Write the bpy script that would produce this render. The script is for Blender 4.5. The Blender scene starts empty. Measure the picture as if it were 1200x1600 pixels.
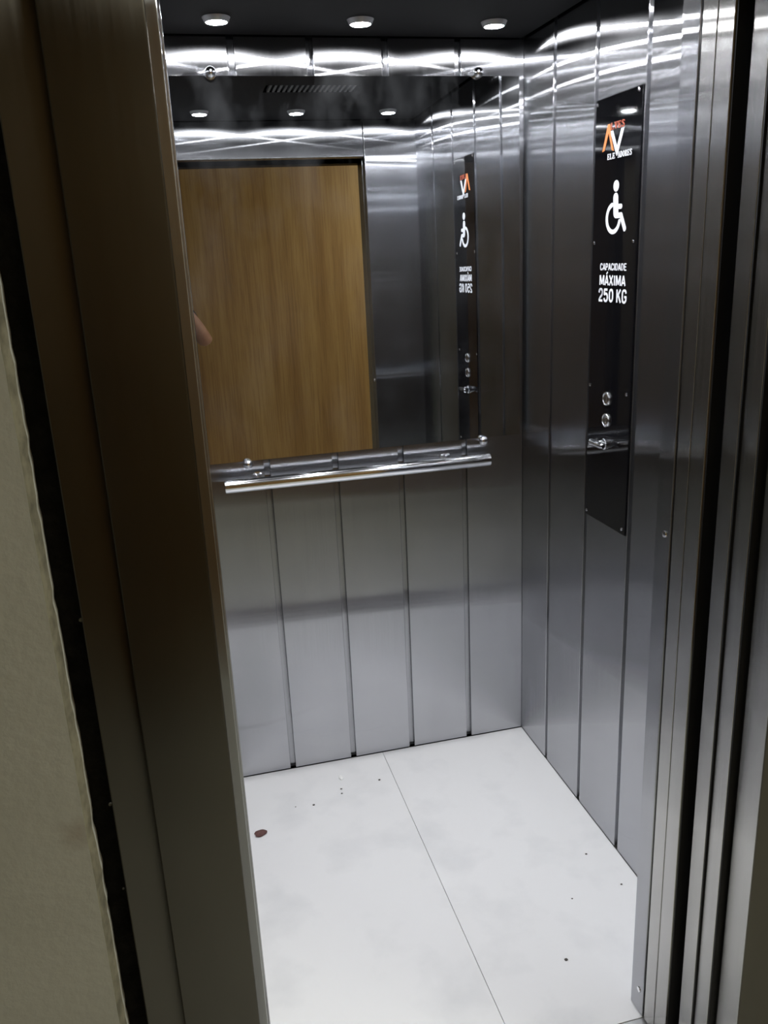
import bpy, bmesh, math, random
from mathutils import Vector, Matrix

random.seed(7)
scene = bpy.context.scene
COL = scene.collection

# ------------------------------------------------------------------ camera
cam_data = bpy.data.cameras.new('camera')
cam = bpy.data.objects.new('camera', cam_data)
COL.objects.link(cam)
C = Vector((-1.05695, -2.47724, 1.64539))
R_ = Vector((0.968688, -0.244255, -0.044530))
U_ = Vector((0.113268, 0.275156, 0.954704))
F_ = Vector((0.220938, 0.929854, -0.294206))
M = Matrix.Identity(4)
for i in range(3):
    M[i][0], M[i][1], M[i][2], M[i][3] = R_[i], U_[i], -F_[i], C[i]
cam.matrix_world = M
cam_data.sensor_fit = 'HORIZONTAL'
cam_data.sensor_width = 36.0
cam_data.lens = 1318.78 * 36.0 / 1200.0
cam_data.clip_start = 0.01
cam_data.clip_end = 50
scene.camera = cam

# ------------------------------------------------------------------ world, exposure
world = bpy.data.worlds.new('world')
scene.world = world
world.use_nodes = True
world.node_tree.nodes['Background'].inputs[0].default_value = (0.5, 0.55, 0.5, 1)
world.node_tree.nodes['Background'].inputs[1].default_value = 0.0
vs = scene.view_settings
vs.view_transform = 'Standard'
vs.look = 'None'
vs.exposure = 0.0
vs.gamma = 1.0
vs.use_curve_mapping = False
scene.cycles.glossy_bounces = 7
scene.cycles.max_bounces = 9
scene.cycles.diffuse_bounces = 4
scene.cycles.sample_clamp_indirect = 16.0

LAMP = 610.0          # radiance of the lift's ceiling spots
HALL = 28.0            # radiance of the landing's ceiling lamp

# ------------------------------------------------------------------ dimensions (metres)
# origin: back right floor corner of the lift car; X right, Y into the car, Z up
W = 1.02              # car width   (X -W .. 0)
D = 1.137             # car depth   (Y -D .. 0)
H = 2.20              # car ceiling
ROOF = 2.26
HEAD = 2.058          # underside of the door header
OPR, OPL = -0.217, -1.0275   # door opening, right and left
GAP = 0.018           # groove between wall panels
DEP = 0.016           # groove depth
STAIN = (-1.2490, -1.462, 0.930)   # brown smudge on the plaster beside the jamb

# ------------------------------------------------------------------ helpers
ORG = {}              # world origin of each object that may carry children


def link(o, parent=None):
    COL.objects.link(o)
    if parent is not None:
        o.parent = parent
    return o


def tag(o, label=None, cat=None, group=None, kind=None):
    if label:
        o['label'] = label
    if cat:
        o['category'] = cat
    if group:
        o['group'] = group
    if kind:
        o['kind'] = kind
    return o


def empty(name, loc, label=None, cat=None, group=None, kind=None):
    o = bpy.data.objects.new(name, None)
    o.empty_display_size = 0.05
    o.location = loc
    link(o)
    ORG[o.name] = Vector(loc)
    return tag(o, label, cat, group, kind)


def smooth(me, angle=40):
    for p in me.polygons:
        p.use_smooth = True
    try:
        me.set_sharp_from_angle(angle=math.radians(angle))
    except Exception:
        pass


def obj(name, bm, mat, parent=None, loc=None, sm=True):
    """bm is in world coordinates; the object gets its origin at loc (or the parent's)"""
    if loc is None:
        loc = ORG[parent.name] if parent is not None else Vector((0, 0, 0))
    loc = Vector(loc)
    id_ = id(bm)
    bmesh.ops.translate(bm, verts=bm.verts, vec=-loc)
    bmesh.ops.recalc_face_normals(bm, faces=bm.faces)
    me = bpy.data.meshes.new(name)
    bm.to_mesh(me)
    bm.free()
    if sm and id_ not in FLAT:
        smooth(me)
    FLAT.discard(id_)
    me.materials.append(mat)
    o = bpy.data.objects.new(name, me)
    link(o, parent)
    o.location = loc - (ORG[parent.name] if parent is not None else Vector((0, 0, 0)))
    ORG[o.name] = loc
    return o


def again(src, parent, loc, name=None):
    """another object with the same mesh, at world loc"""
    o = bpy.data.objects.new(name or src.name.split('.')[0], src.data)
    link(o, parent)
    o.location = Vector(loc) - (ORG[parent.name] if parent is not None else Vector((0, 0, 0)))
    ORG[o.name] = Vector(loc)
    return o


def box(bm, x0, x1, y0, y1, z0, z1, bev=0.0, seg=2):
    m = Matrix.Translation(((x0 + x1) / 2, (y0 + y1) / 2, (z0 + z1) / 2)) @ Matrix.Diagonal(
        (abs(x1 - x0), abs(y1 - y0), abs(z1 - z0), 1))
    r = bmesh.ops.create_cube(bm, size=1.0, matrix=m)
    if bev > 0:
        es = list({e for v in r['verts'] for e in v.link_edges})
        bmesh.ops.bevel(bm, geom=es, offset=bev, segments=seg, profile=0.5, affect='EDGES')
    return bm


FLAT = set()


def bx(*a, **k):
    b = box(bmesh.new(), *a, **k)
    FLAT.add(id(b))
    return b


def prism(bm, pts, z0, z1):
    """polygon in XY extruded along Z"""
    lo = [bm.verts.new((x, y, z0)) for x, y in pts]
    hi = [bm.verts.new((x, y, z1)) for x, y in pts]
    n = len(pts)
    bm.faces.new(lo)
    bm.faces.new(hi)
    for i in range(n):
        j = (i + 1) % n
        bm.faces.new((lo[i], lo[j], hi[j], hi[i]))
    return bm


def lathe(bm, prof, center, axis=(0, 0, 1), n=32):
    """prof: list of (radius, height along axis)"""
    ax = Vector(axis).normalized()
    t = ax.orthogonal().normalized()
    b = ax.cross(t)
    c = Vector(center)
    rings = []
    for r, h in prof:
        if r < 1e-6:
            rings.append([bm.verts.new(c + ax * h)])
        else:
            rings.append([bm.verts.new(c + ax * h + (t * math.cos(2 * math.pi * i / n) + b * math.sin(2 * math.pi * i / n)) * r) for i in range(n)])
    for a, d in zip(rings, rings[1:]):
        for i in range(n):
            j = (i + 1) % n
            if len(a) == 1 and len(d) == 1:
                continue
            if len(a) == 1:
                bm.faces.new((a[0], d[i], d[j]))
            elif len(d) == 1:
                bm.faces.new((a[i], a[j], d[0]))
            else:
                bm.faces.new((a[i], a[j], d[j], d[i]))
    return bm


# ------------------------------------------------------------------ materials
def new_mat(name):
    m = bpy.data.materials.new(name)
    m.use_nodes = True
    nt = m.node_tree
    nt.nodes.clear()
    out = nt.nodes.new('ShaderNodeOutputMaterial')
    return m, nt, out


def N(nt, t, **k):
    n = nt.nodes.new(t)
    for a, b in k.items():
        setattr(n, a, b)
    return n


def noise(nt, scale, detail=3, vec_scale=(1, 1, 1), src='Position', rough=0.5):
    if src == 'Position':
        g = N(nt, 'ShaderNodeNewGeometry').outputs['Position']
    else:
        g = N(nt, 'ShaderNodeTexCoord').outputs['Object']
    mp = N(nt, 'ShaderNodeMapping')
    mp.inputs['Scale'].default_value = vec_scale
    nt.links.new(g, mp.inputs['Vector'])
    n = N(nt, 'ShaderNodeTexNoise')
    n.inputs['Scale'].default_value = scale
    n.inputs['Detail'].default_value = detail
    n.inputs['Roughness'].default_value = rough
    nt.links.new(mp.outputs[0], n.inputs['Vector'])
    return n.outputs['Fac']


def ramp(nt, fac, stops):
    r = N(nt, 'ShaderNodeValToRGB')
    els = r.color_ramp.elements
    while len(els) < len(stops):
        els.new(0.5)
    for e, (p, c) in zip(els, stops):
        e.position = p
        e.color = (*c, 1) if len(c) == 3 else c
    nt.links.new(fac, r.inputs[0])
    return r.outputs[0]


def rng(nt, fac, lo, hi, a=0.3, b=0.7):
    m = N(nt, 'ShaderNodeMapRange')
    m.inputs['From Min'].default_value = a
    m.inputs['From Max'].default_value = b
    m.inputs['To Min'].default_value = lo
    m.inputs['To Max'].default_value = hi
    nt.links.new(fac, m.inputs['Value'])
    return m.outputs[0]


def steel(name, col, along=0.0022, across=0.36, broad=0.13, dark=0.90, ab=0.032):
    """vertically brushed stainless steel: a lobe that is sharp along the brushing and wide across it, plus a soft lobe"""
    m, nt, out = new_mat(name)
    t = N(nt, 'ShaderNodeCombineXYZ')
    t.inputs[0].default_value = 0.013
    t.inputs[1].default_value = 0.017
    t.inputs[2].default_value = 1.0
    grain = noise(nt, 60, 4, (4, 4, 0.05))
    smear = noise(nt, 3.2, 4, (1.6, 1.6, 0.7))
    c = ramp(nt, smear, [(0.30, tuple(x * dark for x in col)), (0.55, col), (0.8, tuple(x * 1.03 for x in col))])
    lobes = []
    for al, ac, dist in ((along, across, 'BECKMANN'), (ab, across * 1.1, 'BECKMANN')):
        g = N(nt, 'ShaderNodeBsdfAnisotropic')
        g.distribution = dist
        r2 = math.sqrt(al * ac)
        g.inputs['Anisotropy'].default_value = 1.0 - math.sqrt(al / ac)
        r = math.sqrt(r2)
        nt.links.new(rng(nt, grain, r * 0.96, r * 1.05), g.inputs['Roughness'])
        nt.links.new(t.outputs[0], g.inputs['Tangent'])
        nt.links.new(c, g.inputs['Color'])
        lobes.append(g)
    mx = N(nt, 'ShaderNodeMixShader')
    nt.links.new(rng(nt, smear, broad * 0.8, broad * 1.25), mx.inputs[0])
    nt.links.new(lobes[0].outputs[0], mx.inputs[1])
    nt.links.new(lobes[1].outputs[0], mx.inputs[2])
    nt.links.new(mx.outputs[0], out.inputs[0])
    return m


def principled(name, col, rough=0.5, metal=0.0, spec=0.5, coat=0.0):
    m, nt, out = new_mat(name)
    p = N(nt, 'ShaderNodeBsdfPrincipled')
    p.inputs['Base Color'].default_value = (*col, 1)
    p.inputs['Roughness'].default_value = rough
    p.inputs['Metallic'].default_value = metal
    p.inputs['Specular IOR Level'].default_value = spec
    p.inputs['Coat Weight'].default_value = coat
    nt.links.new(p.outputs[0], out.inputs[0])
    return m, nt, p


def mottled(name, c1, c2, scale, rough=0.5, spec=0.5, bump=0.0, vec=(1, 1, 1), bump_scale=None, a=0.35, b=0.65, detail=5):
    m, nt, p = principled(name, c1, rough, 0, spec)
    f = noise(nt, scale, detail, vec)
    nt.links.new(ramp(nt, f, [(a, c1), (b, c2)]), p.inputs['Base Color'])
    if bump:
        bn = N(nt, 'ShaderNodeBump')
        bn.inputs['Strength'].default_value = bump
        bn.inputs['Distance'].default_value = 0.01
        nt.links.new(noise(nt, bump_scale or scale * 4, 4, vec), bn.inputs['Height'])
        nt.links.new(bn.outputs[0], p.inputs['Normal'])
    return m


def emitter(name, col, strength):
    m, nt, out = new_mat(name)
    e = N(nt, 'ShaderNodeEmission')
    e.inputs[0].default_value = (*col, 1)
    e.inputs[1].default_value = strength
    nt.links.new(e.outputs[0], out.inputs[0])
    return m


MT = {}
MT['steel'] = steel('brushed_steel', (0.51, 0.517, 0.538))
MT['steel_edge'] = steel('brushed_steel_door_edge', (0.60, 0.595, 0.58), 0.006)
MT['jamb'] = steel('bronze_brushed_steel', (0.115, 0.108, 0.095), 0.03)
MT['chrome'] = principled('polished_chrome', (0.86, 0.87, 0.9), 0.10, 1.0)[0]
MT['black_plate'] = principled('black_acrylic', (0.004, 0.004, 0.005), 0.04, 0, 0.35)[0]
MT['ceiling'] = mottled('black_satin_ceiling', (0.0035, 0.0035, 0.0038), (0.0055, 0.0055, 0.006), 4, 0.6, 0.04)
MT['void'] = principled('dark_void', (0.004, 0.004, 0.004), 0.9, 0, 0.0)[0]
MT['gap_shade'] = principled('painted_gap_shade', (0.012, 0.012, 0.013), 0.5, 0, 0.3)[0]  # near-black colour standing in for shade in the door gaps
MT['white_print'] = principled('white_print', (0.80, 0.81, 0.86), 0.5)[0]
MT['orange_print'] = principled('orange_print', (0.80, 0.22, 0.035), 0.5)[0]
MT['red_print'] = principled('rust_print', (0.50, 0.085, 0.03), 0.5)[0]
MT['tile'] = mottled('white_porcelain_tile', (0.80, 0.80, 0.80), (0.70, 0.705, 0.71), 5.5, 0.30, 0.35, a=0.5, b=0.75, detail=8)
MT['grout'] = principled('grey_grout', (0.25, 0.25, 0.24), 0.9)[0]
MT['beige'] = mottled('beige_painted_plaster', (0.64, 0.645, 0.59), (0.60, 0.605, 0.55), 7, 0.75, 0.2, bump=0.12, bump_scale=60)
_nt = MT['beige'].node_tree
_p = next(n for n in _nt.nodes if n.type == 'BSDF_PRINCIPLED')
_src = _p.inputs['Base Color'].links[0].from_socket
_d = N(_nt, 'ShaderNodeVectorMath', operation='DISTANCE')
_d.inputs[1].default_value = (STAIN[0] * 1.0, STAIN[1], STAIN[2])
_nt.links.new(N(_nt, 'ShaderNodeNewGeometry').outputs['Position'], _d.inputs[0])
_ad = N(_nt, 'ShaderNodeMath', operation='MULTIPLY_ADD')
_nt.links.new(noise(_nt, 45, 4), _ad.inputs[0])
_ad.inputs[1].default_value = 0.030
_nt.links.new(_d.outputs['Value'], _ad.inputs[2])
_mx = N(_nt, 'ShaderNodeMix', data_type='RGBA')
_nt.links.new(rng(_nt, _ad.outputs[0], 0.38, 0.0, 0.014, 0.046), _mx.inputs[0])
_nt.links.new(_src, _mx.inputs[6])
_mx.inputs[7].default_value = (0.26, 0.17, 0.11, 1)
_nt.links.new(_mx.outputs[2], _p.inputs['Base Color'])
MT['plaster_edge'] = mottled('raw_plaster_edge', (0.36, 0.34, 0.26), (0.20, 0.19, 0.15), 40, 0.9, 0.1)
MT['filler'] = mottled('black_mortar_filler', (0.010, 0.010, 0.009), (0.02, 0.019, 0.017), 40, 0.9, 0.1, bump=0.5, bump_scale=90)
MT['hall_floor'] = mottled('landing_floor_tile', (0.60, 0.60, 0.53), (0.54, 0.54, 0.48), 5, 0.4, 0.3)
MT['hall_ceiling'] = principled('landing_ceiling_paint', (0.72, 0.71, 0.66), 0.9)[0]
MT['grille'] = principled('grey_vent_slat', (0.09, 0.09, 0.093), 0.5, 0, 0.1)[0]
MT['alu'] = principled('aluminium_sill', (0.62, 0.62, 0.62), 0.38, 1.0)[0]
MT['lamp'] = emitter('spot_lamp_glow', (0.98, 0.985, 1.0), LAMP)
MT['hall_lamp'] = emitter('landing_lamp_glow', (0.98, 0.97, 0.84), HALL)
MT['bezel'] = principled('lamp_bezel', (0.55, 0.55, 0.56), 0.3, 1.0)[0]
MT['skin'] = mottled('skin', (0.30, 0.16, 0.105), (0.25, 0.12, 0.08), 18, 0.55, 0.3)
MT['shirt'] = mottled('dark_shirt_cloth', (0.022, 0.015, 0.013), (0.03, 0.02, 0.018), 30, 0.9, 0.1)
MT['trousers'] = mottled('dark_trouser_cloth', (0.018, 0.019, 0.022), (0.026, 0.027, 0.03), 30, 0.9, 0.1)
MT['hair'] = principled('dark_hair', (0.015, 0.010, 0.008), 0.6)[0]
MT['shoe'] = principled('black_shoe', (0.015, 0.015, 0.015), 0.5)[0]
MT['eye'] = principled('eye_white', (0.40, 0.37, 0.35), 0.35)[0]
MT['phone'] = principled('black_phone_glass', (0.01, 0.01, 0.012), 0.1)[0]
MT['leaf'] = mottled('dry_leaf', (0.16, 0.085, 0.075), (0.10, 0.05, 0.045), 80, 0.8, 0.2)
MT['chip'] = principled('white_paint_chip', (0.9, 0.9, 0.88), 0.6)[0]
MT['crumb'] = principled('grey_dirt_crumb', (0.10, 0.09, 0.08), 0.9)[0]


def wood_mat():
    m, nt, p = principled('honey_wood_veneer', (0.4, 0.22, 0.06), 0.45, 0, 0.3)
    big = noise(nt, 2.2, 5, (5.0, 5.0, 0.30))
    fine = noise(nt, 14, 6, (9.0, 9.0, 0.25), rough=0.65)
    a = ramp(nt, big, [(0.30, (0.190, 0.100, 0.030)), (0.50, (0.238, 0.137, 0.046)), (0.70, (0.285, 0.175, 0.064))])
    b = ramp(nt, fine, [(0.36, (0.60, 0.52, 0.42)), (0.55, (1, 1, 1))])
    mx = N(nt, 'ShaderNodeMix', data_type='RGBA', blend_type='MULTIPLY')
    mx.inputs['Factor'].default_value = 0.55
    nt.links.new(a, mx.inputs[6])
    nt.links.new(b, mx.inputs[7])
    nt.links.new(mx.outputs[2], p.inputs['Base Color'])
    return m


def mirror_mat():
    m, nt, out = new_mat('smudged_mirror')
    g = N(nt, 'ShaderNodeBsdfAnisotropic')
    g.inputs['Color'].default_value = (0.80, 0.82, 0.84, 1)
    g.inputs['Roughness'].default_value = 0.0
    d = N(nt, 'ShaderNodeBsdfDiffuse')
    d.inputs[0].default_value = (0.75, 0.78, 0.82, 1)
    f = noise(nt, 5, 6, (1.5, 1, 0.8), rough=0.6)
    mx = N(nt, 'ShaderNodeMixShader')
    nt.links.new(rng(nt, f, 0.0, 0.022, 0.45, 0.75), mx.inputs[0])
    nt.links.new(g.outputs[0], mx.inputs[1])
    nt.links.new(d.outputs[0], mx.inputs[2])
    nt.links.new(mx.outputs[0], out.inputs[0])
    return m


MT['wood'] = wood_mat()
MT['mirror'] = mirror_mat()

# ------------------------------------------------------------------ lift car: floor
fl = obj('floor', bx(-W - 0.02, 0.02, -D - 0.05, 0.02, -0.06, -0.012), MT['grout'])
tag(fl, 'white porcelain tiled floor of the lift car', kind='structure')
t0 = obj('floor_tile', bx(-W, -0.5135, -D - 0.048, 0, -0.012, 0, bev=0.0006, seg=1), MT['tile'], fl)
t1 = obj('floor_tile', bx(-0.5123, 0, -D - 0.048, 0, -0.012, 0, bev=0.0006, seg=1), MT['tile'], fl)

# ------------------------------------------------------------------ lift car: panelled walls
ZP0, ZP1 = 0.003, 2.255
# back wall (faces -Y)
wb = obj('wall_back', bx(-W - 0.02, 0.02, DEP, 0.04, 0, ROOF), MT['steel'])
tag(wb, 'back wall of the lift car in vertical brushed steel panels', kind='structure')
edges = [0.0, -0.1975, -0.4063, -0.6137, -0.8221, -W]
for i in range(5):
    hi = edges[i] - (GAP / 2 if i else 0.0)
    lo = edges[i + 1] + (GAP / 2 if i < 4 else 0.0)
    obj('wall_panel', bx(lo, hi, 0, DEP - 0.0005, ZP0, ZP1, bev=0.0015), MT['steel'], wb)
# right wall (faces -X)
wr = obj('wall_right', bx(DEP, 0.04, -D - 0.03, 0.02, 0, ROOF), MT['steel'])
tag(wr, 'right side wall of the lift car in vertical brushed steel panels', kind='structure')
yed = [0.0, -0.205, -0.439, -0.673, -0.907, -D]
for i in range(5):
    hi = yed[i] - (GAP / 2 if i else 0.0)
    lo = yed[i + 1] + (GAP / 2 if i < 4 else 0.0)
    obj('wall_panel', bx(0, DEP - 0.0005, lo, hi, ZP0, ZP1, bev=0.0015), MT['steel'], wr)
# left wall (faces +X)
wl = obj('wall_left', bx(-W - 0.04, -W - DEP, -D - 0.03, 0.02, 0, ROOF), MT['steel'])
tag(wl, 'left side wall of the lift car in brushed steel panels', kind='structure')
for i in range(5):
    hi = yed[i] - (GAP / 2 if i else 0.0)
    lo = yed[i + 1] + (GAP / 2 if i < 4 else 0.0)
    obj('wall_panel', bx(-W - DEP + 0.0005, -W, lo, hi, ZP0, ZP1, bev=0.0015), MT['steel'], wl)
# front wall: return panel beside the opening, header panel above it, slim post on the closing side
wf = empty('wall_front', (OPR, -D - 0.049, 0), 'front wall of the lift car with steel header and return panel', kind='structure')
obj('return_panel', bx(OPR, 0.03, -D - 0.049, -D, 0.001, 2.255, bev=0.002), MT['steel'], wf)
obj('header_panel', bx(-W - 0.03, OPR - 0.003, -D - 0.049, -D, HEAD, 2.255, bev=0.002), MT['steel'], wf)
obj('closing_post', bx(-W - 0.05, OPL, -1.272, -D - 0.03, 0.0, HEAD, bev=0.0015), MT['steel'], wf)


def screw(parent, loc, axis=(-1, 0, 0), r=0.0065):
    b = lathe(bmesh.new(), [(r, 0.0), (r * 0.92, r * 0.25), (r * 0.5, r * 0.40), (0, r * 0.44)], loc, axis, 16)
    return obj('screw', b, MT['chrome'], parent, loc)


for z in (1.126, 0.062):
    screw(wf, (OPR, -1.1685, z))

# ceiling: black plate with a slot opening for the vent, open shadow gap all round
VX0, VX1, VY0, VY1 = -0.668, -0.352, -0.652, -0.552
cb = bmesh.new()
g = 0.011
for a in ((-W + g, VX0, -D + g, -g), (VX1, -g, -D + g, -g), (VX0, VX1, -D + g, VY0), (VX0, VX1, VY1, -g)):
    box(cb, a[0], a[1], a[2], a[3], H, H + 0.012)
bmesh.ops.remove_doubles(cb, verts=cb.verts, dist=1e-5)
ce = obj('ceiling', cb, MT['ceiling'], sm=False)
tag(ce, 'black ceiling plate of the lift car with shadow gap', kind='structure')
obj('roof_sheet', bx(-W - 0.04, 0.04, -D - 0.05, 0.04, ROOF, ROOF + 0.01), MT['void'], ce)

# vent grille in the ceiling: slats running along the depth of the car
vg = empty('ceiling_vent', ((VX0 + VX1) / 2, (VY0 + VY1) / 2, H), 'slotted black air vent in the middle of the lift ceiling', 'vent')
NS = 18
pitch = (VX1 - VX0) / NS
sl = obj('slat', bx(-pitch * 0.24, pitch * 0.24, VY0 - 0.001 - (VY0 + VY1) / 2, VY1 + 0.001 - (VY0 + VY1) / 2, 0.0005, 0.010), MT['grille'], None, (0, 0, 0))
COL.objects.unlink(sl)
for i in range(NS - 1):
    again(sl, vg, (VX0 + pitch * (i + 1), (VY0 + VY1) / 2, H), 'slat')
bpy.data.objects.remove(sl)
obj('duct', bx(VX0 - 0.01, VX1 + 0.01, VY0 - 0.01, VY1 + 0.01, H + 0.045, H + 0.055), MT['void'], vg)

# ------------------------------------------------------------------ ceiling spots
bez = lathe(bmesh.new(), [(0.0249, 0.006), (0.0249, -0.0108), (0.0256, -0.0116), (0.0285, -0.0110), (0.0310, -0.006), (0.0340, 0.0), (0.0340, 0.002)], (0, 0, 0), (0, 0, 1), 40)
lens = lathe(bmesh.new(), [(0.0248, -0.0112), (0.013, -0.0116), (0, -0.0118)], (0, 0, 0), (0, 0, 1), 32)
LP = [(-0.866, -0.172, 'left'), (-0.511, -0.172, 'middle'), (-0.157, -0.172, 'right'),
      (-0.866, -0.955, 'left'), (-0.511, -0.955, 'middle'), (-0.157, -0.955, 'right')]
b0 = l0 = None
for i, (x, y, s) in enumerate(LP):
    row = 'in the row along the back wall above the mirror' if i < 3 else 'in the row by the doors, seen in the mirror'
    t = empty('ceiling_light', (x, y, H), 'glowing round ceiling spot, %s one %s' % (s, row), 'ceiling light', 'ceiling spots of the lift car')
    if i == 0:
        b0 = obj('bezel', bez, MT['bezel'], None, (0, 0, 0))
        b0.parent = t
        l0 = obj('lens', lens, MT['lamp'], None, (0, 0, 0))
        l0.parent = t
    else:
        again(b0, t, (x, y, H), 'bezel')
        again(l0, t, (x, y, H), 'lens')

# ------------------------------------------------------------------ car doors (slid open to the right), landing doors, sills
d1 = empty('door_1', (-0.215, -1.23, 0), 'two stacked steel car door leaves slid open', kind='structure')
obj('door_leaf', bx(-0.2165, 0.22, -1.2292, -1.1925, 0.006, 2.10, bev=0.0006, seg=1), MT['steel_edge'], d1)
obj('door_leaf', bx(-0.2155, 0.22, -1.2700, -1.2302, 0.006, 2.10, bev=0.0006, seg=1), MT['steel_edge'], d1)
obj('gap_shade_sheet', bx(-0.2125, 0.22, -1.2735, -1.2702, 0.006, 2.08), MT['gap_shade'], d1)  # added black sheet over the leaf front, paints the running gap dark
d2 = empty('door_2', (-0.20, -1.33, 0), 'two stacked steel landing door leaves slid open', kind='structure')
obj('door_leaf', bx(-0.200, 0.22, -1.3305, -1.2925, 0.006, 2.10, bev=0.0006, seg=1), MT['steel_edge'], d2)
obj('door_leaf', bx(-0.195, 0.22, -1.3720, -1.3345, 0.006, 2.10, bev=0.0006, seg=1), MT['steel_edge'], d2)
obj('gap_shade_sheet', bx(-0.1992, 0.22, -1.3335, -1.3307, 0.006, 2.08), MT['gap_shade'], d2)  # added dark sheet, shade painted between the two landing leaves
obj('gap_shade_sheet', bx(-0.1940, 0.22, -1.3750, -1.3722, 0.006, 2.08), MT['gap_shade'], d2)  # added dark sheet, shade painted between outer leaf and jamb
s1 = obj('trim_1', bx(-1.08, 0.22, -1.276, -D - 0.0495, -0.03, -0.001), MT['alu'])
tag(s1, 'grooved aluminium sill of the lift car', kind='structure')
for y in (-1.209, -1.250):
    obj('sill_groove', bx(-1.08, 0.22, y - 0.004, y + 0.004, -0.001, 0.0002), MT['void'], s1)
s2 = obj('trim_2', bx(-1.08, 0.22, -1.40, -1.288, -0.03, -0.001), MT['alu'])
tag(s2, 'grooved aluminium sill of the landing', kind='structure')
for y in (-1.311, -1.353):
    obj('sill_groove', bx(-1.08, 0.22, y - 0.004, y + 0.004, -0.001, 0.0002), MT['void'], s2)

# ------------------------------------------------------------------ landing door frame
JF = -1.44
jl = empty('trim_3', (-1.10, JF, 0), 'dark bronze steel door jamb at the left of the opening', kind='structure')
pb = bmesh.new()
prism(pb, [(-1.0470, JF), (-1.0449, JF + 0.0009), (-1.0440, JF + 0.003), (-1.0440, -1.375), (-1.052, -1.375), (-1.052, JF + 0.012), (-1.1530, JF + 0.012), (-1.1535, JF + 0.0015), (-1.1520, JF)], 0, 2.35)
obj('face_plate', pb, MT['jamb'], jl)
pb = bmesh.new()
prism(pb, [(-1.1300, JF + 0.016), (-1.1300, JF + 0.028), (-1.2055, JF + 0.020), (-1.2055, JF + 0.003), (-1.2040, JF + 0.002)], 0, 2.35)
obj('outer_plate', pb, MT['jamb'], jl)
jr = empty('trim_4', (-0.15, JF, 0), 'steel door jamb at the right of the opening', kind='structure')
obj('reveal_plate', bx(-0.180, -0.168, JF + 0.003, -1.380, 0, 2.35, bev=0.001), MT['steel_edge'], jr)
pb = bmesh.new()
prism(pb, [(-0.1775, JF), (-0.1797, JF + 0.0012), (-0.1797, JF + 0.0028), (-0.07, JF + 0.0028), (-0.07, JF)], 0, 2.35)
obj('face_plate', pb, MT['jamb'], jr)
obj('outer_plate', bx(-0.07, -0.02, JF + 0.015, JF + 0.03, 0, 2.35), MT['jamb'], jr)
jh = empty('trim_5', (-0.6, JF, HEAD), 'steel door header over the landing opening', kind='structure')
obj('face_plate', bx(-1.044, -0.18, JF, -1.38, HEAD + 0.006, 2.35, bev=0.001), MT['jamb'], jh)
obj('door_track', bx(-1.06, 0.22, -1.375, -1.20, HEAD + 0.05, HEAD + 0.06), MT['void'], jh)

# black mortar gap between jamb and plaster
gb = bmesh.new()
nz = 120
vl, vr = [], []
for i in range(nz + 1):
    z = 2.40 * i / nz
    vl.append(gb.verts.new((-1.26, JF + 0.022 + random.uniform(-0.003, 0.003), z)))
    vr.append(gb.verts.new((-1.198, JF + 0.026 + random.uniform(-0.003, 0.003), z)))
vm = [gb.verts.new((-1.222 + random.uniform(-.004, .004), JF + 0.022 + random.uniform(-0.004, 0.004), 2.40 * i / nz)) for i in range(nz + 1)]
for i in range(nz):
    gb.faces.new((vl[i], vm[i], vm[i + 1], vl[i + 1]))
    gb.faces.new((vm[i], vr[i], vr[i + 1], vm[i + 1]))
gp = obj('trim_6', gb, MT['filler'])
tag(gp, 'black mortar gap between door jamb and beige plaster', kind='structure')
obj('backing', bx(-1.27, -1.19, JF + 0.04, JF + 0.06, 0, 2.4), MT['void'], gp)
for (z, dx, s) in ((0.80, 0.011, 0.0018), (0.94, 0.012, 0.0028), (1.215, 0.013, 0.0030)):
    b = bmesh.new()
    bmesh.ops.create_icosphere(b, subdivisions=1, radius=s, matrix=Matrix.Translation((-1.222 + dx, JF + 0.019, z)))
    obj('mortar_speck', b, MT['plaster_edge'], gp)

# ------------------------------------------------------------------ landing walls
WFY = -1.462
wb_ = bmesh.new()
nz = 150
pf, pbk = [], []
for i in range(nz + 1):
    z = 2.60 * i / nz
    j = random.gauss(0, 0.0006) + 0.0004 * math.sin(z * 9) + (random.uniform(0, 0.003) if random.random() < 0.12 else 0)
    pf.append(wb_.verts.new((-1.2395 + 0.3 * j, WFY, z)))
    pbk.append(wb_.verts.new((-1.2345 + j, JF + 0.004, z)))
fl0 = wb_.verts.new((-2.4, WFY, 0))
fl1 = wb_.verts.new((-2.4, WFY, 2.6))
fm = []
for i in range(nz):
    wb_.faces.new((pf[i], pf[i + 1], pbk[i + 1], pbk[i]))
ll = [wb_.verts.new((-2.4, WFY, 2.60 * i / nz)) for i in range(nz + 1)]
bk = [wb_.verts.new((-2.4, JF + 0.1, 2.60 * i / nz)) for i in range(nz + 1)]
bk2 = [wb_.verts.new((-1.2345, JF + 0.1, 2.60 * i / nz)) for i in range(nz + 1)]
for i in range(nz):
    wb_.faces.new((ll[i], ll[i + 1], pf[i + 1], pf[i]))
    wb_.faces.new((pbk[i], pbk[i + 1], bk2[i + 1], bk2[i]))
    wb_.faces.new((bk2[i], bk2[i + 1], bk[i + 1], bk[i]))
wb_.verts.remove(fl0)
wb_.verts.remove(fl1)
wll = obj('wall_landing_left', wb_, MT['beige'], sm=False)
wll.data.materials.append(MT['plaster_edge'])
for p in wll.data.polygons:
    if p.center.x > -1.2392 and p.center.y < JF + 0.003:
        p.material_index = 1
tag(wll, 'beige plaster wall with ragged edge beside the left jamb', kind='structure')


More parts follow.
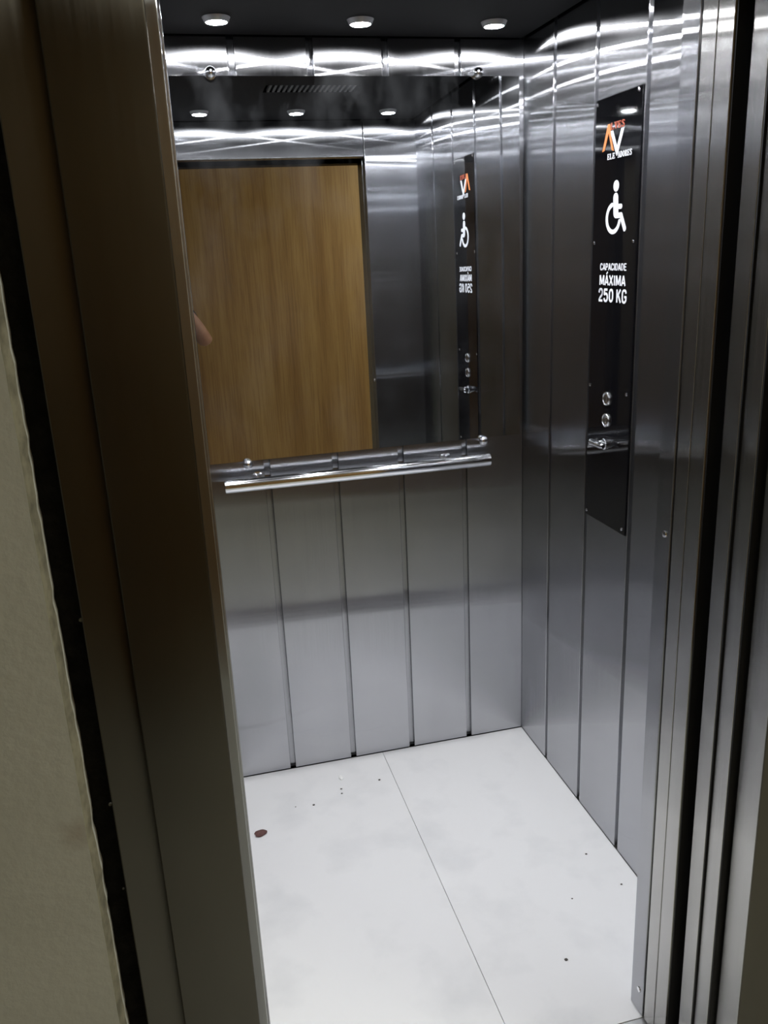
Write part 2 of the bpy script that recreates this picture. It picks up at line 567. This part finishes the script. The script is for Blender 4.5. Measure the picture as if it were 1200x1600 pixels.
wlr = obj('wall_landing_right', bx(0.0, 1.6, WFY, -1.36, 0, 2.6), MT['beige'])
tag(wlr, 'beige plaster wall beside the right jamb', kind='structure')
wlt = obj('wall_landing_top', bx(-1.2345, 0.0, WFY, -1.38, 2.352, 2.6), MT['beige'])
tag(wlt, 'beige plaster wall above the lift door', kind='structure')
HB = -3.25
who = obj('wall_opposite', bx(-2.4, 1.6, HB - 0.05, HB, 0, 2.6), MT['wood'])
tag(who, 'honey coloured wood panelled wall facing the lift', kind='structure')
whl = obj('wall_hall_left', bx(-2.45, -2.4, HB, WFY, 0, 2.6), MT['beige'])
tag(whl, 'beige end wall of the landing', kind='structure')
whr = obj('wall_hall_right', bx(1.6, 1.65, HB, WFY, 0, 2.6), MT['beige'])
tag(whr, 'beige end wall of the landing on the door side', kind='structure')
hf = obj('floor_hall', bx(-2.4, 1.6, HB, -1.401, -0.05, -0.001), MT['hall_floor'])
tag(hf, 'light stone floor of the landing', kind='structure')
hc = obj('ceiling_hall', bx(-2.45, 1.65, HB - 0.05, -1.36, 2.6, 2.65), MT['hall_ceiling'])
tag(hc, 'painted ceiling of the landing', kind='structure')
hl = empty('hall_lamp', (0.85, -2.30, 2.6), 'round warm ceiling lamp of the landing outside the lift', 'ceiling lamp')
obj('lamp_base', lathe(bmesh.new(), [(0, 0), (0.32, 0), (0.32, -0.02), (0.31, -0.025), (0, -0.025)], (0.85, -2.30, 2.6), (0, 0, 1), 40), MT['bezel'], hl)
obj('diffuser', lathe(bmesh.new(), [(0.305, -0.025), (0.30, -0.05), (0.24, -0.075), (0.12, -0.09), (0, -0.094)], (0.85, -2.30, 2.6), (0, 0, 1), 40), MT['hall_lamp'], hl)

# ------------------------------------------------------------------ mirror on the back wall
MX0, MX1, MZ0, MZ1 = -0.9885, -0.020, 1.0745, 2.103


def mirror_y(z):
    """front face: top edge lies closer to the wall than the bottom edge, the sheet bows a little"""
    def dl(q):
        return math.radians(min(1.4, max(0.05, 0.25 + 1.19 * (q - 1.23))))
    n, s, a = 24, 0.0, 1.60
    h = (z - a) / n
    for k in range(n):
        s += dl(a + (k + 0.5) * h) * h
    return -0.0205 + s


mi = empty('mirror', ((MX0 + MX1) / 2, -0.02, MZ0), 'wide frameless mirror on the back wall above the handrail', 'mirror')
mb_ = bmesh.new()
nzm = 40
rows = []
for i in range(nzm + 1):
    z = MZ0 + (MZ1 - MZ0) * i / nzm
    y = mirror_y(z)
    rows.append([mb_.verts.new((MX0, y, z)), mb_.verts.new((MX1, y, z))])
for a, b in zip(rows, rows[1:]):
    mb_.faces.new((a[0], a[1], b[1], b[0]))
gl = obj('mirror_glass', mb_, MT['mirror'], mi)
# pane edge (4 mm glass) behind the silvered face
eb = bmesh.new()
rows = []
for i in range(nzm + 1):
    z = MZ0 + (MZ1 - MZ0) * i / nzm
    y = mirror_y(z)
    rows.append([eb.verts.new(p) for p in ((MX0, y, z), (MX0, y + 0.004, z), (MX1, y + 0.004, z), (MX1, y, z))])
for a, b in zip(rows, rows[1:]):
    for k in range(3):
        eb.faces.new((a[k], a[k + 1], b[k + 1], b[k]))
eb.faces.new(rows[0])
eb.faces.new(rows[-1])
bmesh.ops.translate(eb, verts=eb.verts, vec=(0, 0.0002, 0))
MT['glass_edge'] = principled('polished_glass_edge', (0.45, 0.50, 0.50), 0.15, 0.0, 0.6)[0]
obj('pane_edge', eb, MT['glass_edge'], mi)
for x, z in ((-0.8803, MZ1 + 0.007), (-0.1455, MZ1 + 0.007), (-0.8803, MZ0 - 0.007), (-0.1455, MZ0 - 0.007)):
    y = mirror_y(min(max(z, MZ0), MZ1))
    b = bmesh.new()
    lathe(b, [(0, 0), (0.008, 0), (0.0055, -y * 0.25), (0.0055, -y), (0.0075, -y + 0.001), (0.0130, -y + 0.004), (0.0145, -y + 0.010), (0.0122, -y + 0.017), (0.007, -y + 0.0215), (0, -y + 0.023)], (x, 0, z), (0, -1, 0), 24)
    obj('mirror_clip', b, MT['chrome'], mi)

# ------------------------------------------------------------------ handrail
HY, HZ = -0.070, 1.0145
HX0, HX1 = -0.954, -0.140
hr = empty('handrail', (-0.547, 0, HZ), 'polished chrome tube handrail on the back wall under the mirror', 'handrail')
obj('tube', lathe(bmesh.new(), [(0.0155, HX0), (0.019, HX0 + 0.0005), (0.019, HX1 - 0.0005), (0.0155, HX1)], (0, HY, HZ), (1, 0, 0), 40), MT['chrome'], hr)
for xe, s in ((HX0, -1), (HX1, 1)):
    obj('end_cap', lathe(bmesh.new(), [(0.0158, -0.003 * s), (0.0158, 0.0006 * s), (0.014, 0.0016 * s), (0, 0.002 * s)], (xe, HY, HZ), (1, 0, 0), 32), MT['chrome'], hr)
for x in (-0.853, -0.262):
    b = lathe(bmesh.new(), [(0, 0.0), (0.020, 0.0), (0.020, 0.004), (0.0065, 0.006), (0.0065, -HY - 0.010), (0, -HY - 0.010)], (x, 0, HZ), (0, -1, 0), 24)
    obj('bracket', b, MT['chrome'], hr)

# ------------------------------------------------------------------ control panel on the right wall
PX = -0.004
cp = empty('control_panel', (0, -0.553, 0.932), 'tall black control panel with white lettering on the right wall', 'control panel')
obj('face_plate', bx(PX, 0.0, -0.6595, -0.4475, 0.932, 1.968, bev=0.0008), MT['black_plate'], cp)
for a, z in ((0.4545, 1.958), (0.6445, 1.960), (0.4555, 1.643), (0.6435, 1.644), (0.4535, 1.288), (0.6405, 1.289), (0.4535, 0.944), (0.6425, 0.946)):
    screw(cp, (PX, -a, z), r=0.0042)
PT = 0.0007


def poly_print(name, polys, mat):
    """flat print: polygons in (a, z), a = distance from the back wall"""
    b = bmesh.new()
    for k, pts in enumerate(polys):
        x1 = PX - PT - 0.00002 * (k % 7)
        lo = [b.verts.new((PX - 0.00005, -a, z)) for a, z in pts]
        hi = [b.verts.new((x1, -a, z)) for a, z in pts]
        n = len(pts)
        b.faces.new(hi)
        for i in range(n):
            j = (i + 1) % n
            b.faces.new((lo[i], lo[j], hi[j], hi[i]))
    return obj(name, b, mat, cp, sm=False)


def stroke(p, q, w):
    p, q = Vector(p), Vector(q)
    d = (q - p).normalized() * 0.5 * w
    n = Vector((-d.y, d.x))
    return [tuple(p + n), tuple(q + n), tuple(q - n), tuple(p - n)]


def disc(c, r, n=20, ry=None):
    return [(c[0] + r * math.cos(2 * math.pi * i / n), c[1] + (ry or r) * math.sin(2 * math.pi * i / n)) for i in range(n)]


def polyline(pts, w, caps=True):
    out = [stroke(p, q, w) for p, q in zip(pts, pts[1:])]
    for p in pts if caps else pts[1:-1]:
        out.append(disc(p, w / 2, 14))
    return out


# serif capitals: strokes on a unit box, (x0, y0, x1, y1, width)
SER = {
    'L': [(.22, 0, .22, 1, .24), (.05, .95, .42, .95, .1), (.05, .05, .9, .05, .1), (.88, .05, .88, .32, .1)],
    'V': [(.20, 1, .52, .02, .22), (.84, 1, .52, .02, .12), (0, .95, .42, .95, .1), (.64, .95, 1, .95, .1)],
    'E': [(.22, 0, .22, 1, .24), (.05, .95, .88, .95, .1), (.05, .05, .9, .05, .1), (.25, .5, .66, .5, .1), (.86, .95, .86, .72, .1), (.88, .05, .88, .30, .1), (.66, .36, .66, .64, .1)],
    'S': [(.84, .74, .80, .92, .14), (.80, .92, .40, .96, .12), (.40, .96, .18, .76, .22), (.18, .76, .50, .54, .22), (.50, .54, .82, .30, .22), (.82, .30, .62, .05, .22), (.62, .05, .22, .06, .12), (.22, .06, .15, .28, .14)],
    'A': [(.12, 0, .50, 1, .12), (.86, 0, .50, 1, .24), (0, .05, .30, .05, .1), (.66, .05, 1, .05, .1), (.25, .35, .75, .35, .1)],
    'D': [(.22, 0, .22, 1, .24), (.05, .95, .55, .95, .1), (.05, .05, .55, .05, .1), (.55, .95, .80, .75, .2), (.80, .78, .82, .24, .24), (.80, .25, .55, .05, .2)],
    'O': [(.50, .96, .20, .74, .18), (.18, .78, .18, .22, .24), (.20, .26, .50, .04, .18), (.50, .04, .80, .26, .18), (.82, .22, .82, .78, .24), (.80, .74, .50, .96, .18)],
    'R': [(.22, 0, .22, 1, .24), (.05, .95, .60, .95, .1), (.05, .05, .42, .05, .1), (.60, .95, .78, .75, .2), (.78, .75, .58, .52, .2), (.25, .50, .60, .50, .1), (.52, .5, .84, .04, .24), (.75, .05, 1, .05, .1)],
}


def serif(word, a0, a1, z0, z1, slope=0.0):
    out = []
    n = len(word)
    cw = (a1 - a0) / n
    for i, ch in enumerate(word):
        for (x0, y0, x1, y1, w) in SER[ch]:
            q = stroke((x0, y0), (x1, y1), w)
            out.append([(a0 + cw * (i + 0.03 + 0.92 * x), z0 + (z1 - z0) * y) for x, y in q])
    return out


# two-letter emblem
poly_print('emblem_orange_letter', [
    [(0.4850, 1.8500), (0.4960, 1.8520), (0.5150, 1.8930), (0.5190, 1.9080), (0.5085, 1.9080)],
    [(0.5090, 1.9080), (0.5190, 1.9080), (0.5265, 1.8780), (0.5400, 1.8470), (0.5300, 1.8500), (0.5130, 1.8900)]], MT['orange_print'])
poly_print('emblem_white_letter', [
    [(0.5205, 1.8920), (0.5340, 1.8920), (0.5570, 1.8520), (0.5545, 1.8345)],
    [(0.5720, 1.8920), (0.5860, 1.8920), (0.5585, 1.8370), (0.5545, 1.8345), (0.5530, 1.8520)]], MT['white_print'])
poly_print('emblem_name', serif('LVES', 0.5225, 0.5885, 1.8940, 1.9090), MT['red_print'])
poly_print('emblem_word', serif('ELE', 0.5100, 0.5470, 1.8300, 1.8430) + serif('ADORES', 0.5600, 0.6240, 1.8300, 1.8430), MT['white_print'])
# wheelchair symbol
wc = [disc((0.5574, 1.7691), 0.0128, 24)]
wc += polyline([(0.557, 1.7430), (0.5600, 1.7085)], 0.0225)
wc += polyline([(0.5600, 1.7230), (0.5830, 1.7225)], 0.0115)
wc += polyline([(0.5610, 1.7030), (0.5845, 1.7030)], 0.0125)
wc += polyline([(0.5845, 1.7030), (0.6030, 1.6725)], 0.0130)
arc = []
cx, cz, rr = 0.5480, 1.6975, 0.0310
for i in range(19):
    t = math.radians(103 + (345 - 103) * i / 18)
    arc.append((cx + rr * math.cos(t), cz + rr * math.sin(t)))
wc += polyline(arc, 0.0105)
poly_print('wheelchair_symbol', wc, MT['white_print'])


# heavy condensed capitals: polylines on a unit box
SANS = {
    'C': [[(.86, .70), (.82, .84), (.66, .94), (.38, .94), (.20, .84), (.14, .66), (.14, .34), (.20, .16), (.38, .06), (.66, .06), (.82, .16), (.86, .30)]],
    'A': [[(.08, 0), (.50, 1)], [(.50, 1), (.92, 0)], [(.24, .30), (.76, .30)]],
    'P': [[(.16, 0), (.16, 1)], [(.16, .93), (.62, .93), (.80, .84), (.86, .70), (.80, .55), (.62, .47), (.16, .47)]],
    'I': [[(.50, 0), (.50, 1)]],
    'D': [[(.16, .03), (.16, .97)], [(.16, .93), (.55, .93), (.76, .82), (.86, .62), (.86, .38), (.76, .18), (.55, .07), (.16, .07)]],
    'E': [[(.18, 0), (.18, 1)], [(.18, .93), (.86, .93)], [(.18, .52), (.78, .52)], [(.18, .07), (.88, .07)]],
    'M': [[(.10, 0), (.10, 1)], [(.90, 0), (.90, 1)], [(.14, 1), (.50, .12)], [(.86, 1), (.50, .12)]],
    'X': [[(.10, 0), (.90, 1)], [(.10, 1), (.90, 0)]],
    '2': [[(.14, .68), (.18, .84), (.34, .94), (.64, .94), (.82, .84), (.86, .70), (.78, .52), (.34, .26), (.14, .07)], [(.12, .07), (.88, .07)]],
    '5': [[(.80, .93), (.22, .93), (.18, .52)], [(.18, .54), (.36, .62), (.62, .62), (.80, .52), (.86, .34), (.80, .16), (.62, .06), (.36, .06), (.20, .14), (.14, .28)]],
    '0': [[(.50, .94), (.28, .88), (.16, .68), (.16, .32), (.28, .12), (.50, .06), (.72, .12), (.84, .32), (.84, .68), (.72, .88), (.50, .94)]],
    'K': [[(.16, 0), (.16, 1)], [(.16, .38), (.84, 1)], [(.40, .58), (.90, 0)]],
    'G': [[(.86, .72), (.80, .86), (.64, .94), (.38, .94), (.20, .84), (.14, .66), (.14, .34), (.20, .16), (.38, .06), (.62, .06), (.80, .16), (.86, .22), (.86, .46), (.54, .46)]],
}


def text_print(name, s, a0, a1, z0, z1, mat, wt=0.19, widths=None, accent=None):
    ws = [{'I': 0.50, 'M': 1.22, ' ': 0.42}.get(ch, 1.0) for ch in s]
    unit = (a1 - a0) / sum(ws)
    out = []
    pos = a0
    for ch, w in zip(s, ws):
        cw = unit * w
        if ch in SANS:
            k = wt * unit
            for pl in SANS[ch]:
                q = [(pos + cw * (0.05 + 0.90 * x), z0 + (z1 - z0) * min(max(y, 0.02), 0.98)) for x, y in pl]
                for p0, p1 in zip(q, q[1:]):
                    out.append(stroke(p0, p1, k))
                for p0 in q[1:-1]:
                    out.append(disc(p0, k / 2, 10))
        pos += cw
    if accent is not None:
        p = a0 + unit * accent
        out.append(stroke((p - 0.002, z1 + 0.0025), (p + 0.004, z1 + 0.0075), wt * unit * 0.8))
    return poly_print(name, out, mat)


text_print('lettering', 'CAPACIDADE', 0.4905, 0.6200, 1.5780, 1.5945, MT['white_print'], 0.20)
text_print('lettering', 'MAXIMA', 0.4890, 0.6175, 1.5425, 1.5665, MT['white_print'], 0.21, accent=1.72)
text_print('lettering', '250 KG', 0.4850, 0.6260, 1.5030, 1.5345, MT['white_print'], 0.21)
# two round push buttons
for z in (1.265, 1.210):
    c = (PX, -0.548, z)
    bt = obj('push_button', lathe(bmesh.new(), [(0.0135, 0.001), (0.0135, 0.003), (0.0120, 0.0042), (0.006, 0.0036), (0, 0.0034)], c, (-1, 0, 0), 32), MT['chrome'], cp, c)
    obj('ring', lathe(bmesh.new(), [(0.0178, 0.0), (0.0178, 0.003), (0.0168, 0.0048), (0.0150, 0.0050), (0.0142, 0.0040), (0.0142, 0.0)], c, (-1, 0, 0), 36), MT['chrome'], bt)
    b = bmesh.new()
    box(b, PX - 0.0052, PX - 0.003, -0.548 - 0.0012, -0.548 + 0.0012, z - 0.0075, z + 0.0075, bev=0.0005)
    obj('raised_mark', b, MT['chrome'], bt)
# small chrome key switch below the buttons
c = Vector((PX, -0.543, 1.147))
kb = bmesh.new()
lathe(kb, [(0.0150, 0.0), (0.0150, 0.004), (0.0125, 0.006), (0.0115, 0.016), (0.0095, 0.019), (0, 0.0195)], c, (-1, 0, 0), 28)
ks = obj('key_switch', kb, MT['chrome'], cp, c)
kb = bmesh.new()
lathe(kb, [(0, -0.033), (0.0050, -0.033), (0.0075, -0.028), (0.0080, -0.010), (0.0080, 0.018), (0.0095, 0.022), (0.0095, 0.030), (0.006, 0.034), (0, 0.0345)], c + Vector((-0.022, 0, 0.002)), (0, 1, 0), 24)
obj('lever', kb, MT['chrome'], ks)

# ------------------------------------------------------------------ litter on the lift floor
lf = bmesh.new()
n = 22
cen = Vector((-0.9660, -0.305, 0.0))
top, bot = [], []
for i in range(n):
    t = 2 * math.pi * i / n
    rx = 0.0185 * (1 + 0.10 * math.sin(3 * t + 1) + 0.06 * math.sin(7 * t))
    ry = 0.0155 * (1 + 0.12 * math.sin(2 * t) + 0.05 * math.cos(5 * t))
    x = rx * math.cos(t)
    y = ry * math.sin(t)
    zz = 0.0022 + 0.0022 * abs(math.sin(2 * t + .5))
    top.append(lf.verts.new(cen + Vector((x, y, zz))))
    bot.append(lf.verts.new(cen + Vector((x, y, zz - 0.0012))))
ct = lf.verts.new(cen + Vector((0, 0, 0.0022)))
cb2 = lf.verts.new(cen + Vector((0, 0, 0.0003)))
for i in range(n):
    j = (i + 1) % n
    lf.faces.new((ct, top[i], top[j]))
    lf.faces.new((cb2, bot[j], bot[i]))
    lf.faces.new((top[i], bot[i], bot[j], top[j]))
tag(obj('dry_leaf', lf, MT['leaf'], None, cen), 'small dry reddish brown leaf piece on the white floor', 'leaf')


def crumb(name, x, y, sx, sy, h, mat):
    b = bmesh.new()
    bmesh.ops.create_icosphere(b, subdivisions=2, radius=1.0)
    rr = random.Random(int(x * 1e4) ^ 77)
    for v in b.verts:
        v.co *= rr.uniform(0.75, 1.15)
        v.co = Vector((x + v.co.x * sx, y + v.co.y * sy, max(0.0001, h * 0.5 + v.co.z * h * 0.55)))
    return obj(name, b, mat, None, (x, y, 0))


tag(crumb('paint_chip', -0.680, -0.104, 0.0075, 0.012, 0.006, MT['chip']), 'small bright white paint chip on the floor near the back wall', 'paint chip')
for x, y, s, lab in (
        (-0.691, -0.162, 0.0034, 'tiny dark crumb on the lift floor just in front of the white chip'),
        (-0.694, -0.186, 0.0034, 'second tiny dark crumb on the lift floor in front of the white chip'),
        (-0.562, -0.153, 0.0042, 'dark crumb on the lift floor between the white chip and the tile joint'),
        (-0.790, -0.217, 0.0040, 'dark crumb on the lift floor between the dry leaf and the white chip'),
        (-0.846, -0.209, 0.0022, 'faint small crumb on the lift floor beside the dry leaf, behind it'),
        (-0.055, -0.806, 0.0030, 'small dark crumb on the lift floor at the front end of the right wall'),
        (-0.306, -0.993, 0.0048, 'longish grey crumb on the lift floor nearest to the door sill'),
        (-0.089, -0.671, 0.0034, 'small dark crumb on the lift floor below the control panel'),
        (-0.203, -0.815, 0.0024, 'faint crumb in the open middle of the right floor tile')):
    tag(crumb('dirt_crumb', x, y, s, s * 0.8, s * 0.8, MT['crumb']), lab, 'dirt crumb', 'dirt crumbs on the lift floor')


# ------------------------------------------------------------------ the person taking the picture (only an elbow shows in the mirror)
def skin(points, links, level=2, root=0):
    me = bpy.data.meshes.new('sk')
    names = list(points)
    idx = {k: i for i, k in enumerate(names)}
    me.from_pydata([points[k][0] for k in names], [(idx[a], idx[b]) for a, b in links], [])
    o = bpy.data.objects.new('sk', me)
    COL.objects.link(o)
    md = o.modifiers.new('skin', 'SKIN')
    md.use_smooth_shade = True
    sd = o.modifiers.new('sub', 'SUBSURF')
    sd.levels = sd.render_levels = level
    if not me.skin_vertices:
        me.skin_vertices.new() if hasattr(me.skin_vertices, 'new') else None
    sv = me.skin_vertices[0].data
    for k in names:
        r = points[k][1]
        sv[idx[k]].radius = r if isinstance(r, tuple) else (r, r)
        sv[idx[k]].use_root = False
    sv[root].use_root = True
    dg = bpy.context.evaluated_depsgraph_get()
    dg.update()
    m2 = bpy.data.meshes.new_from_object(o.evaluated_get(dg))
    b = bmesh.new()
    b.from_mesh(m2)
    bpy.data.objects.remove(o)
    return b


def merge(*bms):
    out = bmesh.new()
    for b in bms:
        me = bpy.data.meshes.new('tmp')
        b.to_mesh(me)
        out.from_mesh(me)
        bpy.data.meshes.remove(me)
        b.free()
    return out


def chain(lst, pre):
    pts = {}
    links = []
    for i, (p, r) in enumerate(lst):
        pts[pre + str(i)] = (tuple(p), r)
        if i:
            links.append((pre + str(i - 1), pre + str(i)))
    return pts, links


PXB, PYB = -1.145, -2.87
pe = empty('person', (PXB, PYB, 0), 'person in dark clothes outside the lift, bare elbow raised, holding a phone', 'person')
PC = C - F_ * 0.016 - U_ * 0.055 + R_ * 0.018         # phone centre
wrist = PC + R_ * 0.062 - U_ * 0.098 - F_ * 0.060
palm = PC + R_ * 0.050 - U_ * 0.045 - F_ * 0.028
elbow = Vector((-0.859, -2.625, 1.232))
fore = elbow.lerp(wrist, 0.35) + Vector((0.006, 0, 0))
pts = {
    'pelvis': ((PXB, PYB, 0.96), (0.150, 0.105)),
    'waist': ((PXB, PYB + 0.005, 1.10), (0.135, 0.095)),
    'chest': ((PXB, PYB + 0.01, 1.30), (0.165, 0.110)),
    'collar': ((PXB, PYB + 0.005, 1.43), (0.085, 0.070)),
    'neck': ((PXB, PYB + 0.02, 1.50), 0.056),
    'jaw': ((PXB, PYB + 0.045, 1.575), (0.062, 0.075)),
    'face': ((PXB, PYB + 0.045, 1.64), (0.074, 0.090)),
    'crown': ((PXB, PYB + 0.035, 1.705), (0.064, 0.078)),
    'sr': ((PXB + 0.165, PYB + 0.01, 1.425), 0.062),
    'ar': (tuple(Vector((PXB + 0.165, PYB + 0.01, 1.425)).lerp(elbow, 0.55)), 0.050),
    'er': (tuple(elbow), 0.044),
    'fr': (tuple(fore), 0.043),
    'wr': (tuple(wrist), (0.030, 0.024)),
    'pr': (tuple(palm), (0.038, 0.018)),
    'sl': ((PXB - 0.165, PYB + 0.01, 1.425), 0.062),
    'al': ((PXB - 0.200, PYB, 1.28), 0.050),
    'el': ((PXB - 0.225, PYB - 0.01, 1.12), 0.042),
    'fl': ((PXB - 0.230, PYB + 0.03, 1.03), 0.042),
    'wl': ((PXB - 0.220, PYB + 0.10, 0.87), (0.030, 0.024)),
    'pl': ((PXB - 0.215, PYB + 0.12, 0.80), (0.020, 0.038)),
}
links = [('pelvis', 'waist'), ('waist', 'chest'), ('chest', 'collar'), ('collar', 'neck'), ('neck', 'jaw'), ('jaw', 'face'), ('face', 'crown'),
         ('collar', 'sr'), ('sr', 'ar'), ('ar', 'er'), ('er', 'fr'), ('fr', 'wr'), ('wr', 'pr'),
         ('collar', 'sl'), ('sl', 'al'), ('al', 'el'), ('el', 'fl'), ('fl', 'wl'), ('wl', 'pl')]
for s, nm in ((1, 'r'), (-1, 'l')):
    pts['h' + nm] = ((PXB + s * 0.092, PYB, 0.88), 0.088)
    pts['k' + nm] = ((PXB + s * 0.105, PYB + 0.015, 0.50), 0.056)
    pts['c' + nm] = ((PXB + s * 0.108, PYB - 0.01, 0.34), 0.055)
    pts['a' + nm + 'k'] = ((PXB + s * 0.11, PYB - 0.01, 0.09), 0.038)
    pts['t' + nm] = ((PXB + s * 0.115, PYB + 0.13, 0.035), (0.040, 0.024))
    links += [('pelvis', 'h' + nm), ('h' + nm, 'k' + nm), ('k' + nm, 'c' + nm), ('c' + nm, 'a' + nm + 'k'), ('a' + nm + 'k', 't' + nm)]
body = skin(pts, links)
parts = [body]
# right hand: fingers wrap the phone's right edge, thumb along the near side
edge = PC + R_ * 0.040
for k, (dz, ln) in enumerate(((-0.012, 0.92), (-0.032, 1.0), (-0.052, 0.95), (-0.071, 0.78))):
    base = palm + U_ * (0.030 + dz) + F_ * 0.004 + R_ * 0.006
    p1 = edge + U_ * dz + R_ * 0.016 - F_ * 0.002
    p2 = edge + U_ * (dz + 0.002) + R_ * 0.009 + F_ * 0.0145
    p3 = edge + U_ * (dz + 0.004) - R_ * 0.016 * ln + F_ * 0.0125
    parts.append(skin(*chain([(base, 0.0095), (p1, 0.009), (p2, 0.0085), (p3, 0.0072)], 'f')))
parts.append(skin(*chain([(palm - U_ * 0.02 - F_ * 0.006, 0.012), (PC + R_ * 0.044 + U_ * 0.0 - F_ * 0.020, 0.0105), (PC + R_ * 0.024 + U_ * 0.028 - F_ * 0.0145, 0.009), (PC + R_ * 0.010 + U_ * 0.040 - F_ * 0.0130, 0.0078)], 'f')))
# left hand, hanging relaxed
lp = Vector((PXB - 0.215, PYB + 0.12, 0.80))
for k, (dy, ln) in enumerate(((0.028, 0.066), (0.010, 0.074), (-0.008, 0.069), (-0.025, 0.054))):
    q = lp + Vector((0.0, dy, -0.012))
    parts.append(skin(*chain([(q, 0.0098), (q + Vector((0.004, 0.004, -0.035)), 0.0092), (q + Vector((0.014, 0.008, -0.035 - ln * 0.45)), 0.0085), (q + Vector((0.030, 0.008, -0.030 - ln * 0.75)), 0.0072)], 'f')))
parts.append(skin(*chain([(lp + Vector((0.004, 0.02, 0.03)), 0.012), (lp + Vector((0.014, 0.045, 0.005)), 0.0105), (lp + Vector((0.022, 0.055, -0.022)), 0.0085)], 'f')))
# face: nose, ears, lips
fc = Vector((PXB, PYB + 0.13, 1.615))
parts.append(skin(*chain([(fc + Vector((0, -0.012, 0.035)), 0.008), (fc + Vector((0, 0.004, 0.005)), 0.011), (fc + Vector((0, 0.010, -0.006)), 0.013)], 'n')))
for s in (1, -1):
    parts.append(skin(*chain([(Vector((PXB + s * 0.074, PYB + 0.035, 1.645)), (0.006, 0.014)), (Vector((PXB + s * 0.080, PYB + 0.028, 1.63)), (0.006, 0.016)), (Vector((PXB + s * 0.074, PYB + 0.035, 1.605)), (0.005, 0.009))], 'e')))
parts.append(skin(*chain([(fc + Vector((-0.022, -0.012, -0.038)), 0.006), (fc + Vector((0, -0.004, -0.038)), 0.0085), (fc + Vector((0.022, -0.012, -0.038)), 0.006)], 'm')))
obj('body', merge(*parts), MT['skin'], pe, sm=True)
for s in (1, -1):
    b = bmesh.new()
    bmesh.ops.create_uvsphere(b, u_segments=16, v_segments=10, radius=0.0115, matrix=Matrix.Translation((PXB + s * 0.031, PYB + 0.1165, 1.643)))
    ey = obj('eye', b, MT['eye'], pe)
    b = bmesh.new()
    bmesh.ops.create_uvsphere(b, u_segments=12, v_segments=8, radius=0.0062, matrix=Matrix.Translation((PXB + s * 0.031, PYB + 0.1230, 1.643)))
    obj('iris', b, MT['hair'], ey)
hb = skin({'a': ((PXB, PYB + 0.075, 1.722), (0.060, 0.036)), 'b': ((PXB, PYB + 0.02, 1.722), (0.078, 0.055)), 'c': ((PXB, PYB - 0.028, 1.67), (0.076, 0.055)), 'd': ((PXB, PYB - 0.030, 1.59), (0.060, 0.030))}, [('a', 'b'), ('b', 'c'), ('c', 'd')])
obj('hair', hb, MT['hair'], pe)
sh = Vector((PXB + 0.165, PYB + 0.01, 1.425))
tp = {
    'b': ((PXB, PYB, 0.80), (0.176, 0.128)), 'b2': ((PXB, PYB, 0.94), (0.172, 0.122)), 'w': ((PXB, PYB + 0.005, 1.08), (0.155, 0.112)), 'c': ((PXB, PYB + 0.01, 1.30), (0.182, 0.124)),
    'k': ((PXB, PYB + 0.005, 1.435), (0.098, 0.082)), 'n': ((PXB, PYB + 0.012, 1.475), (0.066, 0.064)),
    'r': (tuple(sh), 0.074), 'r2': (tuple(sh.lerp(elbow, 0.42)), 0.058),
    'l': ((PXB - 0.165, PYB + 0.01, 1.425), 0.074), 'l2': ((PXB - 0.200, PYB, 1.27), 0.062)}
obj('shirt', skin(tp, [('b', 'b2'), ('b2', 'w'), ('w', 'c'), ('c', 'k'), ('k', 'n'), ('k', 'r'), ('r', 'r2'), ('k', 'l'), ('l', 'l2')]), MT['shirt'], pe)
tr = {'p': ((PXB, PYB, 0.97), (0.162, 0.112))}
tl = []
for s, nm in ((1, 'r'), (-1, 'l')):
    tr['h' + nm] = ((PXB + s * 0.092, PYB, 0.87), 0.100)
    tr['k' + nm] = ((PXB + s * 0.105, PYB + 0.015, 0.50), 0.075)
    tr['a' + nm] = ((PXB + s * 0.11, PYB - 0.01, 0.10), 0.062)
    tl += [('p', 'h' + nm), ('h' + nm, 'k' + nm), ('k' + nm, 'a' + nm)]
obj('trousers', skin(tr, tl), MT['trousers'], pe)
for s in (1, -1):
    b = skin({'a': ((PXB + s * 0.11, PYB - 0.05, 0.046), (0.038, 0.046)), 'b': ((PXB + s * 0.112, PYB + 0.05, 0.044), (0.044, 0.044)), 'c': ((PXB + s * 0.116, PYB + 0.16, 0.032), (0.044, 0.032))}, [('a', 'b'), ('b', 'c')])
    for v in b.verts:
        v.co.z = max(v.co.z, 0.0)
    obj('shoe', b, MT['shoe'], pe)
# phone
ph = bmesh.new()
box(ph, -0.036, 0.036, -0.078, 0.078, -0.0042, 0.0042, bev=0.004, seg=3)
PM = Matrix.Identity(4)
for i in range(3):
    PM[i][0], PM[i][1], PM[i][2], PM[i][3] = R_[i], U_[i], -F_[i], PC[i]
bmesh.ops.transform(ph, matrix=PM, verts=ph.verts)
pho = empty('mobile_phone', PC, 'black mobile phone held up by the person outside the lift', 'phone')
obj('case', ph, MT['phone'], pho)
cl = C - F_ * 0.0118
obj('camera_lens', lathe(bmesh.new(), [(0, 0.0), (0.006, 0.0), (0.006, 0.0012), (0.0045, 0.0016), (0.004, 0.0008), (0, 0.0008)], cl, F_, 20), MT['phone'], pho)
